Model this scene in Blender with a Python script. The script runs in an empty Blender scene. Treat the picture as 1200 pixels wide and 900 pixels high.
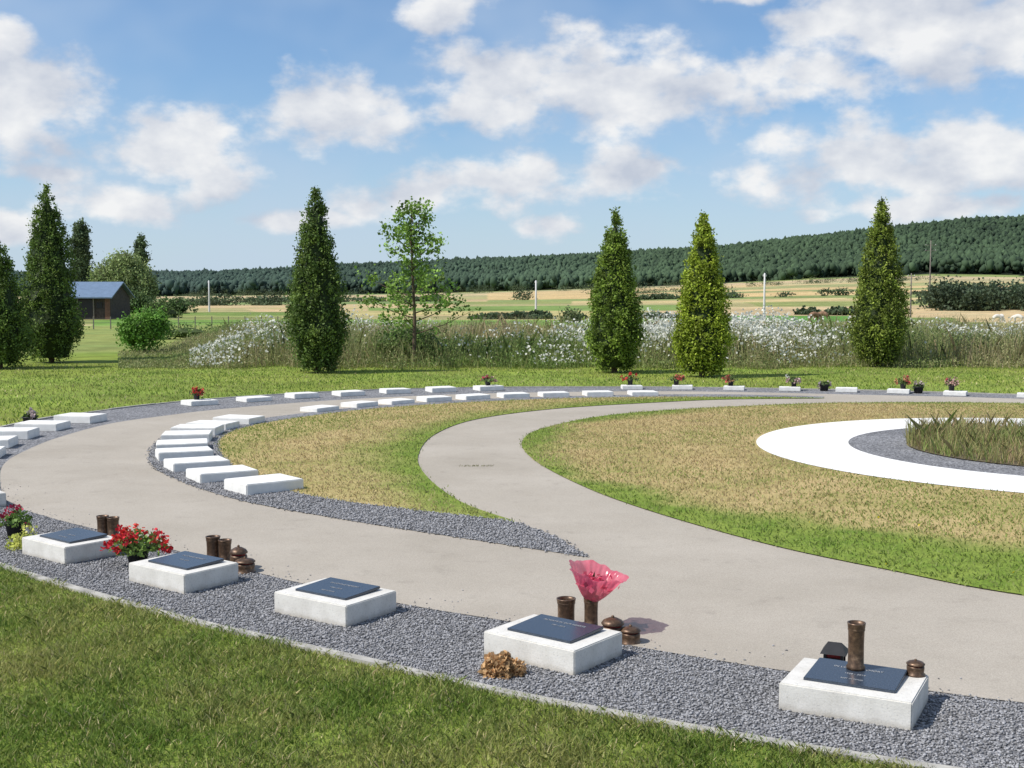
import bpy, math, random
import numpy as np
from mathutils import Vector, Matrix
random.seed(7); rng=np.random.default_rng(7)
scene=bpy.context.scene
COL=scene.collection
scene.view_settings.view_transform='Standard'
scene.view_settings.look='None'
scene.view_settings.exposure=0

# ------------------------------------------------------------ helpers
def N(nt,typ,props=None,ins=None):
    n=nt.nodes.new(typ)
    for k,v in (props or {}).items(): setattr(n,k,v)
    for k,v in (ins or {}).items():
        s=n.inputs[k]
        if isinstance(v,bpy.types.NodeSocket): nt.links.new(v,s)
        else: s.default_value=v
    return n
def ma(nt,op,a,b=0.0,clamp=False):
    return N(nt,'ShaderNodeMath',{'operation':op,'use_clamp':clamp},{0:a,1:b}).outputs[0]
def ramp(nt,fac,stops,interp='LINEAR'):
    r=nt.nodes.new('ShaderNodeValToRGB'); r.color_ramp.interpolation=interp
    el=r.color_ramp.elements
    while len(el)<len(stops): el.new(0.5)
    for e,(p,c) in zip(el,stops):
        e.position=p; e.color=(c[0],c[1],c[2],1) if hasattr(c,'__len__') else (c,c,c,1)
    nt.links.new(fac,r.inputs[0]); return r.outputs[0]
def mixc(nt,fac,a,b,mode='MIX'):
    n=nt.nodes.new('ShaderNodeMix'); n.data_type='RGBA'; n.blend_type=mode
    for idx,v in ((0,fac),(6,a),(7,b)):
        if isinstance(v,bpy.types.NodeSocket): nt.links.new(v,n.inputs[idx])
        elif idx==0: n.inputs[0].default_value=v
        else: n.inputs[idx].default_value=(v[0],v[1],v[2],1)
    return n.outputs[2]
def newmat(name,rough=0.8,spec=0.3):
    m=bpy.data.materials.new(name); m.use_nodes=True; nt=m.node_tree
    b=nt.nodes['Principled BSDF']; b.inputs['Roughness'].default_value=rough
    b.inputs['Specular IOR Level'].default_value=spec
    return m,nt,b
def objco(nt): return N(nt,'ShaderNodeTexCoord').outputs['Object']
def noise(nt,vec,scale,detail=4,rough=.55,out='Fac'):
    return N(nt,'ShaderNodeTexNoise',None,{'Vector':vec,'Scale':scale,'Detail':detail,'Roughness':rough}).outputs[out]
def bump(nt,b,h,strength=.5,dist=.01):
    n=N(nt,'ShaderNodeBump',None,{'Height':h,'Strength':strength,'Distance':dist})
    nt.links.new(n.outputs[0],b.inputs['Normal'])
def simple(name,c,rough=.7,var=.15,scale=30,metal=0,spec=.3,bs=0,bd=.002):
    m,nt,b=newmat(name,rough,spec)
    v=noise(nt,objco(nt),scale,5)
    lo=[x*(1-var) for x in c]; hi=[min(1,x*(1+var)) for x in c]
    nt.links.new(ramp(nt,v,[(.3,lo),(.7,hi)]),b.inputs['Base Color'])
    b.inputs['Metallic'].default_value=metal
    if bs: bump(nt,b,v,bs,bd)
    return m

def catmull(P,closed=True,n=8):
    P=[Vector((p[0],p[1])) for p in P]; out=[]; L=len(P)
    rngi=range(L) if closed else range(L-1)
    for i in rngi:
        if closed: p0,p1,p2,p3=P[i-1],P[i],P[(i+1)%L],P[(i+2)%L]
        else: p0,p1,p2,p3=P[max(i-1,0)],P[i],P[i+1],P[min(i+2,L-1)]
        for k in range(n):
            t=k/n
            out.append(0.5*((2*p1)+(p2-p0)*t+(2*p0-5*p1+4*p2-p3)*t*t+(3*p1-p0-3*p2+p3)*t**3))
    if not closed: out.append(P[-1])
    return [(p.x,p.y) for p in out]
def inpoly(x,y,poly):
    ins=np.zeros(len(x),bool); P=np.array(poly); n=len(P); j=n-1
    for i in range(n):
        xi,yi=P[i]; xj,yj=P[j]
        if yi!=yj:
            c=((yi>y)!=(yj>y))&(x<(xj-xi)*(y-yi)/(yj-yi)+xi)
            ins^=c
        j=i
    return ins
def jit(x,s): return x+rng.normal(0,s,len(x))
def link(o,parent=None):
    COL.objects.link(o)
    if parent is not None: o.parent=parent
    return o
def empty(name,loc=(0,0,0),rz=0):
    e=bpy.data.objects.new(name,None); e.empty_display_size=.1
    e.location=loc; e.rotation_euler=(0,0,rz); return link(e)
def mesh_obj(name,verts,faces,mat,parent=None,smooth=False,col=None,loc=None):
    me=bpy.data.meshes.new(name); me.from_pydata([tuple(v) for v in verts],[],faces)
    if mat: me.materials.append(mat)
    if smooth: me.polygons.foreach_set('use_smooth',[True]*len(me.polygons))
    if col is not None:
        a=me.color_attributes.new('col','FLOAT_COLOR','POINT')
        c=np.ones((len(me.vertices),4),np.float32); c[:,:3]=col; a.data.foreach_set('color',c.ravel())
    me.update(); o=bpy.data.objects.new(name,me)
    if loc: o.location=loc
    return link(o,parent)
def fast(name,V,F,col,mat,parent=None,smooth=False):
    V=np.asarray(V,np.float32); n,k,_=V.shape; F=np.array(F); m,c=F.shape
    idx=(np.arange(n)[:,None,None]*k+F[None]).reshape(-1).astype(np.int32)
    me=bpy.data.meshes.new(name)
    me.vertices.add(n*k); me.vertices.foreach_set('co',V.ravel())
    me.loops.add(len(idx)); me.loops.foreach_set('vertex_index',idx)
    me.polygons.add(n*m); me.polygons.foreach_set('loop_start',(np.arange(n*m)*c).astype(np.int32))
    me.update(calc_edges=True)
    a=me.color_attributes.new('col','FLOAT_COLOR','POINT')
    C=np.ones((n,k,4),np.float32); C[:,:,:3]=np.asarray(col)[:,None,:]; a.data.foreach_set('color',C.ravel())
    if smooth: me.polygons.foreach_set('use_smooth',np.ones(n*m,bool))
    me.materials.append(mat)
    return link(bpy.data.objects.new(name,me),parent)
def sheet(name,poly,z,mat):
    from mathutils.geometry import tessellate_polygon
    v=[Vector((p[0],p[1],z)) for p in poly]
    tris=tessellate_polygon([v]); fs=[]
    for t in tris:
        a,b,c=[v[i] for i in t]
        fs.append(t if (b-a).cross(c-a).z>0 else (t[0],t[2],t[1]))
    return mesh_obj(name,v,fs,mat)
def lathe(name,prof,mat,parent,loc=(0,0,0),seg=24,smooth=True):
    vs=[];fs=[]
    for r,z in prof:
        for i in range(seg):
            a=2*math.pi*i/seg; vs.append((r*math.cos(a),r*math.sin(a),z))
    for j in range(len(prof)-1):
        for i in range(seg):
            a=j*seg+i;b=j*seg+(i+1)%seg; fs.append((a,b,b+seg,a+seg))
    return mesh_obj(name,vs,fs,mat,parent,smooth,loc=loc)
def box(name,sx,sy,sz,mat,parent=None,loc=(0,0,0),bev=.006,rot=(0,0,0),seg=2):
    import bmesh
    bm=bmesh.new(); bmesh.ops.create_cube(bm,size=1)
    for v in bm.verts: v.co=Vector((v.co.x*sx,v.co.y*sy,(v.co.z+.5)*sz))
    if bev: bmesh.ops.bevel(bm,geom=bm.edges[:],offset=bev,segments=seg,affect='EDGES')
    me=bpy.data.meshes.new(name); bm.to_mesh(me); bm.free(); me.materials.append(mat)
    o=bpy.data.objects.new(name,me); o.location=loc; o.rotation_euler=rot
    return link(o,parent)
def tube(pts,rad,seg=6,off=0):
    vs=[];fs=[]
    for i,(p,r) in enumerate(zip(pts,rad)):
        p=Vector(p); d=(Vector(pts[min(i+1,len(pts)-1)])-Vector(pts[max(i-1,0)])).normalized()
        a=d.orthogonal().normalized(); b=d.cross(a)
        for k in range(seg):
            t=2*math.pi*k/seg; vs.append(p+a*math.cos(t)*r+b*math.sin(t)*r)
    for i in range(len(pts)-1):
        for k in range(seg):
            q=off+i*seg+k; w=off+i*seg+(k+1)%seg; fs.append((q,w,w+seg,q+seg))
    return vs,fs
def leaves(C,size,aspect=.6,up=0.0):
    n=len(C); u=rng.normal(size=(n,3)); u[:,2]+=up; u/=np.linalg.norm(u,axis=1)[:,None]
    w=rng.normal(size=(n,3)); v=np.cross(u,w); v/=np.linalg.norm(v,axis=1)[:,None]
    s=(size*rng.uniform(.6,1.3,n))[:,None]
    return np.stack([C-u*s/2,C+v*s*aspect/2-u*s*.05,C+u*s/2,C-v*s*aspect/2-u*s*.05],1)
def blades(x,y,z,h,w,lean=.5):
    n=len(x); a=rng.uniform(0,2*math.pi,n); b=rng.uniform(0,2*math.pi,n)
    dx,dy=np.cos(a)*w/2,np.sin(a)*w/2
    l=rng.uniform(.1,1,n)*lean*h; lx,ly=np.cos(b)*l,np.sin(b)*l
    z=np.zeros(n)+z
    f=lambda px,py,pz:np.stack([px,py,pz],1)
    return np.stack([f(x-dx,y-dy,z),f(x+dx,y+dy,z),f(x+dx*.8+lx*.35,y+dy*.8+ly*.35,z+h*.6),
        f(x+lx,y+ly,z+h),f(x-dx*.8+lx*.35,y-dy*.8+ly*.35,z+h*.6)],1)
PENT=[[0,1,2,3,4]]; QUAD=[[0,1,2,3]]
def fastnoise(x,y,s,seed=0):
    r=np.random.default_rng(seed); t=0
    for i in range(7):
        th=r.uniform(0,2*math.pi); k=s*r.uniform(.5,2.2); t=t+np.sin((x*math.cos(th)+y*math.sin(th))*k+r.uniform(0,6.28))
    return t/3.5

# ------------------------------------------------------------ materials
def foliage_mat(name,trans=.3,rough=.6):
    m,nt,b=newmat(name,rough,.25)
    a=N(nt,'ShaderNodeAttribute',{'attribute_name':'col'}).outputs['Color']
    nt.links.new(a,b.inputs['Base Color'])
    tr=N(nt,'ShaderNodeBsdfTranslucent',None,{'Color':a})
    mx=N(nt,'ShaderNodeMixShader',None,{0:trans,1:b.outputs[0],2:tr.outputs[0]})
    nt.links.new(mx.outputs[0],nt.nodes['Material Output'].inputs[0]); return m
def attr_mat(name,rough=.85,spec=.2):
    m,nt,b=newmat(name,rough,spec)
    nt.links.new(N(nt,'ShaderNodeAttribute',{'attribute_name':'col'}).outputs['Color'],b.inputs['Base Color']); return m
M_leaf=foliage_mat('leaves'); M_grass=foliage_mat('grass_blades',.35,.6)
M_stonebit=attr_mat('gravel_stones'); M_far=attr_mat('distant_foliage',.9,.1)
M_bark=simple('bark',(.12,.085,.06),.9,.4,25,bs=.5,bd=.01)
M_terr,nt,b=newmat('terrain_grass_fields',.95,.1)
a=N(nt,'ShaderNodeAttribute',{'attribute_name':'col'}).outputs['Color']; co=objco(nt)
f1=ramp(nt,noise(nt,co,.9,6,.6),[(.3,.68),(.7,1.28)]); f2=ramp(nt,noise(nt,co,.05,6,.65),[(.3,.68),(.7,1.22)]); f3=ramp(nt,noise(nt,co,40,3,.6),[(.3,.75),(.7,1.2)])
c=mixc(nt,1,a,f1,'MULTIPLY'); c=mixc(nt,1,c,f2,'MULTIPLY'); c=mixc(nt,1,c,f3,'MULTIPLY')
c=mixc(nt,1,c,ramp(nt,noise(nt,co,.22,5,.6),[(.35,(1.0,1.0,1.0)),(.7,(1.22,1.02,1.0))]),'MULTIPLY')
nt.links.new(c,b.inputs['Base Color'])
M_grav,nt,b=newmat('gravel',.9,.2); co=objco(nt)
vo=N(nt,'ShaderNodeTexVoronoi',None,{'Vector':co,'Scale':55})
g=N(nt,'ShaderNodeRGBToBW',None,{0:vo.outputs['Color']}).outputs[0]
c=ramp(nt,g,[(.1,(.09,.091,.096)),(.5,(.20,.201,.21)),(.9,(.36,.36,.37))])
c=mixc(nt,1,c,ramp(nt,noise(nt,co,1.3,5),[(.3,.8),(.7,1.12)]),'MULTIPLY')
nt.links.new(c,b.inputs['Base Color']); bump(nt,b,vo.outputs['Distance'],.9,-.012)
M_path,nt,b=newmat('path_surface',.92,.15); co=objco(nt)
c=ramp(nt,noise(nt,co,.7,7,.62),[(.3,(.345,.308,.255)),(.7,(.425,.383,.325))])
c=mixc(nt,1,c,ramp(nt,noise(nt,co,160,3,.7),[(.3,.74),(.7,1.2)]),'MULTIPLY')
c=mixc(nt,1,c,ramp(nt,noise(nt,co,4,5,.7),[(.25,.82),(.42,1),(.75,1.03)]),'MULTIPLY')
nt.links.new(c,b.inputs['Base Color']); bump(nt,b,noise(nt,co,200,3),.35,.003)
CX,CY=6.35,13.25
def lawnmat(name,r_lo,r_hi,inv):
    m,nt,b=newmat(name,.95,.1); co=objco(nt)
    s=N(nt,'ShaderNodeSeparateXYZ',None,{0:co})
    dx=ma(nt,'SUBTRACT',s.outputs[0],CX); dy=ma(nt,'SUBTRACT',s.outputs[1],CY)
    r=ma(nt,'SQRT',ma(nt,'ADD',ma(nt,'MULTIPLY',dx,dx),ma(nt,'MULTIPLY',dy,dy)))
    r=ma(nt,'ADD',r,ma(nt,'MULTIPLY',ma(nt,'SUBTRACT',noise(nt,co,1.1,4),.5),1.1))
    g=N(nt,'ShaderNodeMapRange',None,{0:r,1:r_lo,2:r_hi,3:1.0 if inv else 0.0,4:0.0 if inv else 1.0}).outputs[0]
    tan=ramp(nt,noise(nt,co,1.2,7,.7),[(.28,(.20,.23,.055)),(.45,(.38,.32,.13)),(.7,(.52,.39,.20))])
    grn=ramp(nt,noise(nt,co,3,5),[(.3,(.13,.21,.03)),(.7,(.24,.30,.06))])
    c=mixc(nt,g,tan,grn)
    c=mixc(nt,1,c,ramp(nt,noise(nt,co,45,4,.7),[(.3,.65),(.7,1.3)]),'MULTIPLY')
    nt.links.new(c,b.inputs['Base Color']); bump(nt,b,noise(nt,co,60,3),.7,.02); return m
M_lawnB=lawnmat('dry_lawn',5.75,6.2,False); M_lawnA=lawnmat('dry_lawn_crescent',7.5,8.4,True)
M_white=simple('white_chippings',(.80,.79,.76),.9,.09,60,bs=.5,bd=.006)
M_conc,nt,b=newmat('pale_concrete',.85,.25); co=objco(nt)
c=ramp(nt,noise(nt,co,7,6,.65),[(.3,(.54,.52,.475)),(.7,(.70,.68,.635))])
c=mixc(nt,1,c,ramp(nt,noise(nt,co,90,3,.7),[(.28,.7),(.42,1),(.7,1.05)]),'MULTIPLY')
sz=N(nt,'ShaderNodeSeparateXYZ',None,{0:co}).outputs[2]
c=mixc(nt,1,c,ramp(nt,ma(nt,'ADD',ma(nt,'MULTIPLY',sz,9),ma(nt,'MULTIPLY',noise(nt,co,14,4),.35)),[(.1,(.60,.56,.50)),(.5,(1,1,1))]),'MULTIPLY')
nt.links.new(c,b.inputs['Base Color']); bump(nt,b,noise(nt,co,120,4),.4,.003)
M_slab=simple('white_concrete',(.73,.72,.685),.85,.11,7,bs=.2)
M_kerb=simple('kerb_concrete',(.36,.345,.31),.9,.3,12,bs=.3)
M_soil=simple('planting_soil',(.12,.10,.06),.95,.3,14)
M_slate,nt,b=newmat('dark_granite',.24,.5)
nt.links.new(ramp(nt,noise(nt,objco(nt),140,4,.7),[(.35,(.022,.032,.05)),(.7,(.06,.08,.11))]),b.inputs['Base Color'])
M_letter=simple('engraved_lettering',(.32,.33,.34),.6,.1)
M_bronze,nt,b=newmat('patinated_bronze',.42,.5); b.inputs['Metallic'].default_value=.5
nt.links.new(ramp(nt,noise(nt,objco(nt),38,6,.7),[(.3,(.04,.026,.018)),(.55,(.13,.078,.047)),(.78,(.36,.24,.15))]),b.inputs['Base Color'])
M_black=simple('black_plastic',(.02,.02,.022),.5,.2)
M_red=simple('red_glass',(.22,.02,.02),.15,.1)
M_wood=simple('dark_boards',(.055,.045,.04),.8,.4,6)
M_brick=simple('red_brick',(.16,.085,.06),.85,.25,9)
M_roof=simple('blue_grey_roofing',(.14,.20,.29),.5,.12,3)
M_pole=simple('galvanised_pole',(.60,.60,.59),.5,.1)
M_polewood=simple('wood_pole',(.18,.16,.14),.9,.3,8)

# ------------------------------------------------------------ terrain
RT=[(-3.2,.012),(-1.2,.015),(-.6,.018),(-.293,.0200),(-.193,.0225),(-.129,.0286),(-.057,.0321),(.071,.0379),(.179,.0443),(.25,.0514),(.321,.0580),(.371,.0618),(.429,.0625),(.6,.056),(1.2,.02),(3.2,.012)]
RB=[(-3.2,.002),(-.293,.002),(-.143,.0036),(-.043,.005),(.071,.0086),(.179,.0129),(.25,.0164),(.35,.0193),(.429,.0179),(.8,.012),(3.2,.002)]
def et(t): return np.interp(t,[p[0] for p in RT],[p[1] for p in RT])
def eb(t): return np.interp(t,[p[0] for p in RB],[p[1] for p in RB])
def ground(th,r):
    t=th
    zf=eb(t)*900+1.7; zr=et(t)*1500*.97+1.7-8
    s=np.clip((r-120)/780,0,1)**1.4
    q=np.clip((r-900)/600,0,1); q=q*q*(3-2*q)*.5+q*.5
    z=zf*s+(zr-zf)*q
    z=z-np.clip((r-1500)/2500,0,1)*zr*.5
    z=z+np.clip((r-850)/300,0,1)*(fastnoise(t*9,r*.004,1.0,5)*1.6+fastnoise(t*24,r*.006,1.0,15)*.8)
    return z
front=np.arange(-.62,.66,.0022)
rest=np.arange(.66+.05,2*math.pi-.62-.02,.06)
TH=np.concatenate([front,rest]); TH=np.where(TH>math.pi,TH-2*math.pi,TH)
TH=TH[np.argsort(TH)]
R=.5*(4200/.5)**(np.arange(260)/259)
tt,rr=np.meshgrid(TH,R)
tb=np.where(np.abs(tt)<1.2,np.tan(np.clip(tt,-1.2,1.2)),tt*2)
tb=np.clip(tb,-3.1,3.1)
X=rr*np.sin(tt); Y=rr*np.cos(tt); Z=ground(tb,rr)
LAWN=np.array([.20,.28,.05])
def fieldcol(x,y,t,r):
    c=np.zeros(x.shape+(3,)); c[:]=LAWN
    def put(mask,col): c[mask]=col
    w=fastnoise(x,y,.035,3)
    rw=r*(1+.05*w+.16*t)
    pal=[(.23,.28,.09),(.34,.34,.14),(.46,.38,.20),(.16,.25,.06),(.50,.41,.22),(.34,.33,.15),(.48,.40,.22)]
    edges=[44,60,78,96,122,150,190,240,300,380,480,600,740,880]
    r2=np.random.default_rng(11)
    for i in range(len(edges)-1):
        m=(rw>=edges[i])&(rw<edges[i+1])
        cuts=np.sort(r2.uniform(-.6,.65,5))
        ids=np.searchsorted(cuts,t[m]+.0003*r[m])
        cols=np.array([pal[k] for k in r2.integers(0,len(pal),6)])
        c[m]=cols[ids]
    put((rw>36)&(rw<75)&(t<.5),(.22,.275,.08))
    put((rw>60)&(rw<70)&(t>-.1),(.36,.33,.15))
    put((rw>96)&(rw<128)&(t>.09)&(t<.30),(.10,.27,.045))
    put((rw>75)&(rw<96)&(t<.12)&(t>-.35),(.16,.29,.06))
    put((rw>124)&(rw<165)&(t>-.14)&(t<.12),(.40,.37,.16))
    put((rw>165)&(rw<215)&(t>-.12)&(t<.16),(.17,.27,.07))
    put((rw>230)&(rw<280)&(t>.05),(.46,.40,.19))
    put((rw>280)&(rw<340)&(t>-.02),(.21,.28,.09))
    put((rw>340)&(rw<760)&(t>-.02),(.52,.41,.19))
    put((rw>420)&(rw<465)&(t>.08),(.23,.28,.10))
    put((rw>540)&(rw<600)&(t>.10),(.28,.31,.12))
    put((rw>640)&(rw<760)&(t>.22),(.40,.37,.18))
    put((rw>200)&(rw<800)&(t<-.05),(.46,.38,.20))
    put((rw>260)&(rw<340)&(t<-.04),(.17,.25,.08))
    put((rw>420)&(rw<540)&(t<-.10),(.22,.29,.11))
    put(r>870+40*w,(.025,.038,.024))
    h=np.clip((r-100)/900,0,1)[...,None]*.16  # aerial haze painted into the field colours, growing with distance
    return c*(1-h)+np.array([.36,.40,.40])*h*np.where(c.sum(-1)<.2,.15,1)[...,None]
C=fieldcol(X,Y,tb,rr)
nr,na=X.shape
vv=np.stack([X,Y,Z],-1).reshape(-1,3)
idx=np.arange(nr*na).reshape(nr,na); nx=np.roll(idx,-1,1)
q=np.stack([idx[:-1],idx[1:],nx[1:],nx[:-1]],-1).reshape(-1,4)
vv=np.vstack([vv,[[0,0,0]]]); CC=np.vstack([C.reshape(-1,3),[LAWN]])
faces=[tuple(f) for f in q.tolist()]+[(nr*na,int(idx[0,k]),int(nx[0,k])) for k in range(na)]
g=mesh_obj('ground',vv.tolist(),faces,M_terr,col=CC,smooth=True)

# ------------------------------------------------------------ layout
GR=catmull([(6,3.25),(4,3.35),(2.8,3.65),(1.79,4.08),(1.4,4.25),(.98,4.46),(.52,4.71),(0,5.02),(-.59,5.42),(-1.28,5.89),(-2.14,6.54),(-3.26,7.5),(-4.35,8.7),(-5.3,10.2),(-6.0,11.8),(-6.5,13.4),(-6.75,15.0),(-6.65,16.6),(-6.3,17.8),(-5.9,18.8),(-5.4,19.7),(-4.54,20.75),(-3.13,21.8),(-1.4,22.55),(.65,22.85),(3,22.85),(5,22.5),(7.2,21.8),(9,21),(11.5,19.3),(13.4,16.4),(14,13),(13.3,9),(11.2,5.6),(8.6,3.8)])
PA=catmull([(6,4.35),(4,4.45),(3,4.62),(2.15,4.91),(1.81,5.06),(1.245,5.34),(.62,5.71),(.09,6.11),(-.57,6.51),(-1.39,7.13),(-2.16,7.85),(-2.9,8.55),(-3.57,9.15),(-4.19,9.85),(-4.82,11.16),(-5.25,12.3),(-5.45,13.4),(-5.54,14.55),(-5.45,16.15),(-4.98,17.34),(-4.55,18.14),(-3.71,19.17),(-2.86,19.98),(-1.5,20.86),(0,21.43),(2.35,21.8),(4.2,21.6),(6.03,21.05),(8.66,20.15),(11,18.5),(12.6,16),(13,13),(12.4,9.5),(10.5,6.6),(8.3,4.9)])
IG=catmull([(.503,7.72),(-.24,8.27),(-1.31,9.08),(-2.39,10.06),(-3.41,11.55),(-3.915,12.81),(-4.234,14.38),(-4.15,15.62),(-3.6,16.72),(-2.62,18.28),(-1.4,19.49),(0,20.32),(1.95,20.95),(3.8,21.05),(5.4,20.6)],False)+catmull([(5.3,20.3),(3.67,20.5),(1.456,20.32),(-.559,19.49),(-1.98,18.42),(-2.786,17.34),(-3.43,15.93),(-3.555,14.65),(-3.24,13.17),(-2.515,11.27),(-1.85,10.28),(-1.043,9.64),(-.131,9.08),(.03,8.94),(.304,8.42)],False)
LA=catmull([(.03,8.92),(-.131,9.06),(-1.043,9.62),(-1.85,10.27),(-2.515,11.27),(-3.24,13.17),(-3.555,14.65),(-3.43,15.93),(-2.786,17.34),(-1.98,18.42),(-.559,19.49),(1.456,20.32),(3.67,20.48),(5.3,20.25)],False)+catmull([(5.3,20.2),(3.58,19.98),(2.216,19.33),(.655,18.28),(-.48,16.73),(-.959,14.83),(-1.013,12.81),(-.811,11.27),(-.426,9.85),(0,9.02)],False)
LB=catmull([(2.92,6.71),(2.38,7.31),(1.763,8.13),(1.09,9.45),(.62,10.75),(.224,12.47),(.122,14.12),(.448,15.6),(1.49,17.34),(3.33,18.57),(5.54,19.33),(8.25,19.17),(10.2,17.8),(11.4,15.5),(11.7,12.8),(11.2,10.2),(9.9,7.9),(8,6.2),(6,5.6),(4.1,5.95)])
sheet('gravel_border',GR,.004,M_grav)
sheet('path',PA,.008,M_path)
sheet('gravel_crescent',IG,.012,M_grav)
sheet('lawn_crescent',LA,.016,M_lawnA)
sheet('lawn',LB,.016,M_lawnB)
def annulus(name,r0,r1,z,mat,seg=128):
    vs=[];fs=[]
    for i in range(seg):
        a=2*math.pi*i/seg
        for r in (r0,r1): vs.append((CX+r*math.cos(a),CY+r*math.sin(a),z))
    for i in range(seg):
        a=2*i;b=2*((i+1)%seg); fs.append((a,a+1,b+1,b))
    return mesh_obj(name,vs,fs,mat)
annulus('white_ring_path',2.5,3.55,.021,M_white)
annulus('gravel_ring',1.85,2.498,.021,M_grav)
annulus('planting_bed',.001,1.848,.03,M_soil)

P=np.array(GR+[GR[0]]); d=np.r_[0,np.cumsum(np.linalg.norm(np.diff(P,axis=0),axis=1))]
vs=[];fs=[]; L=d[-1]; nseg=int(L)
for i in range(nseg):
    ss=np.linspace(i*L/nseg+.003,(i+1)*L/nseg-.003,6)
    px=np.interp(ss,d,P[:,0]); py=np.interp(ss,d,P[:,1])
    tx=np.gradient(px);ty=np.gradient(py);ln=np.hypot(tx,ty);nxn,nyn=-ty/ln,tx/ln
    s0=len(vs); dz=random.uniform(-.005,.004)
    for k in range(6):
        for o,z in ((-.026,0),(-.026,.02+dz),(.026,.02+dz),(.026,0)): vs.append((px[k]+nxn[k]*o,py[k]+nyn[k]*o,z))
    for k in range(5):
        for e in range(3):
            a=s0+k*4+e; fs.append((a,a+4,a+5,a+1))
    fs.append((s0,s0+1,s0+2,s0+3)); e0=s0+20; fs.append((e0+3,e0+2,e0+1,e0))
mesh_obj('concrete_kerb',vs,fs,M_kerb)

def stones(name,x,y,z,s):
    n=len(x); T=np.array([(1,0,0),(0,1,0),(-1,0,0),(0,-1,0),(0,0,.8),(0,0,-.8)],float)
    V=T[None]*s[:,None,None]*rng.uniform(.6,1.25,(n,6,1))
    a=rng.uniform(0,6.28,n);ca,sa=np.cos(a),np.sin(a)
    vx=V[...,0]*ca[:,None]-V[...,1]*sa[:,None]; vy=V[...,0]*sa[:,None]+V[...,1]*ca[:,None]
    tl=rng.uniform(-.5,.5,(n,1)); vz=V[...,2]*.75+vx*tl
    V=np.stack([vx+x[:,None],vy+y[:,None],vz+z+(s*.35)[:,None]],-1)
    k=rng.uniform(.11,.38,n); col=np.stack([k*1.0,k,k*1.03],1)
    fast(name,V,[[0,1,4],[1,2,4],[2,3,4],[3,0,4],[1,0,5],[2,1,5],[3,2,5],[0,3,5]],col,M_stonebit)
x=rng.uniform(-5.5,3.2,420000); y=rng.uniform(3.4,11,420000)
m=inpoly(x,y,GR)&~inpoly(x,y,PA)&(x>-.52*y-.6)
x,y=x[m],y[m]; x,y=x[:90000],y[:90000]
stones('gravel_border_stones',x,y,.004,rng.uniform(.005,.010,len(x)))
x=rng.uniform(-5,3.2,90000); y=rng.uniform(3.4,11,90000); m=inpoly(x,y,PA)
PAo=np.array(PA); x,y=x[m],y[m]
dd=np.min(np.hypot(x[:9000,None]-PAo[None,:,0],y[:9000,None]-PAo[None,:,1]),axis=1); x,y=x[:9000],y[:9000]
m=rng.uniform(0,1,len(x))<np.exp(-dd/.09)*.9; x,y=x[m],y[m]
stones('scattered_stones',x,y,.008,rng.uniform(.004,.008,len(x)))
x=rng.uniform(-4.3,.6,160000); y=rng.uniform(7.6,16.5,160000); m=inpoly(jit(x,.02),jit(y,.02),IG); x,y=x[m][:36000],y[m][:36000]
stones('gravel_crescent_stones',x,y,.012,rng.uniform(.007,.013,len(x)))

def gcol(n,x,y,dry,seed):
    base=np.array([.18,.28,.045]); yel=np.array([.48,.43,.17]); dk=np.array([.09,.16,.03])
    f=np.clip(.5+.45*fastnoise(x,y,2.5,seed)+.3*fastnoise(x,y,9,seed+3)+rng.normal(0,.3,n)+dry,0,1)[:,None]
    g=rng.uniform(0,1,(n,1))
    c=(base*(1-g*.5)+dk*g*.5)*(1-f*.62)+yel*f*.62
    st=(rng.uniform(0,1,(n,1))<.05)
    c=np.where(st,np.array([.60,.52,.28]),c)
    return c*rng.uniform(.7,1.25,(n,1))
n=480000; x=rng.uniform(-5.2,2.4,n); y=rng.uniform(3.7,8.6,n)
m=~inpoly(jit(x,.012),jit(y,.012),GR)&(x>-.50*y-.3)
m&=rng.uniform(0,1,n)<np.clip(1.35-.1*y,0.2,1)
x,y=x[m],y[m]; n=len(x)
clump=fastnoise(x,y,9,4)
V=blades(x,y,0,rng.uniform(.016,.038,n)*(1+.4*clump),rng.uniform(.003,.006,n),1.3)
fast('foreground_grass',V,PENT,gcol(n,x,y,.05,9),M_grass)
n=110000; x=rng.uniform(-17,14,n); y=rng.uniform(8.5,31,n); m=~inpoly(x,y,GR)&(np.abs(x)<.47*y+.8); x,y=x[m],y[m]; n=len(x)
V=blades(x,y,0,rng.uniform(.02,.05,n),rng.uniform(.01,.02,n),1.2)
fast('lawn_grass',V,PENT,gcol(n,x,y,-.08,3),M_grass)
def innergrass(name,poly,box_,n,fn):
    x=rng.uniform(box_[0],box_[1],n); y=rng.uniform(box_[2],box_[3],n)
    r=np.hypot(x-CX,y-CY); m=inpoly(jit(x,.025),jit(y,.025),poly)&(r>3.58); x,y,r=x[m],y[m],r[m]; n=len(x)
    g=np.clip(fn(r+fastnoise(x,y,2,8)*.3,x,y)+rng.normal(0,.25,n),0,1)[:,None]*.85
    tan=np.array([.56,.44,.235])*rng.uniform(.6,1.15,(n,1)); gr=np.array([.19,.28,.05])*rng.uniform(.7,1.3,(n,1))
    pt=np.clip(.26+.42*fastnoise(x,y,1.1,5)+.14*fastnoise(x,y,4,6),0,.95)
    g=np.maximum(g,(rng.uniform(0,1,(n,1))<pt[:,None]).astype(float)*.8)
    V=blades(x,y,.016,rng.uniform(.012,.028,n),rng.uniform(.006,.012,n),1.5)
    fast(name,V,PENT,tan*(1-g)+gr*g,M_grass)
innergrass('lawn_dry_grass',LB,(0,9,5.6,19.4),130000,lambda r,x,y:(r-5.75)/.5)
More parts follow.
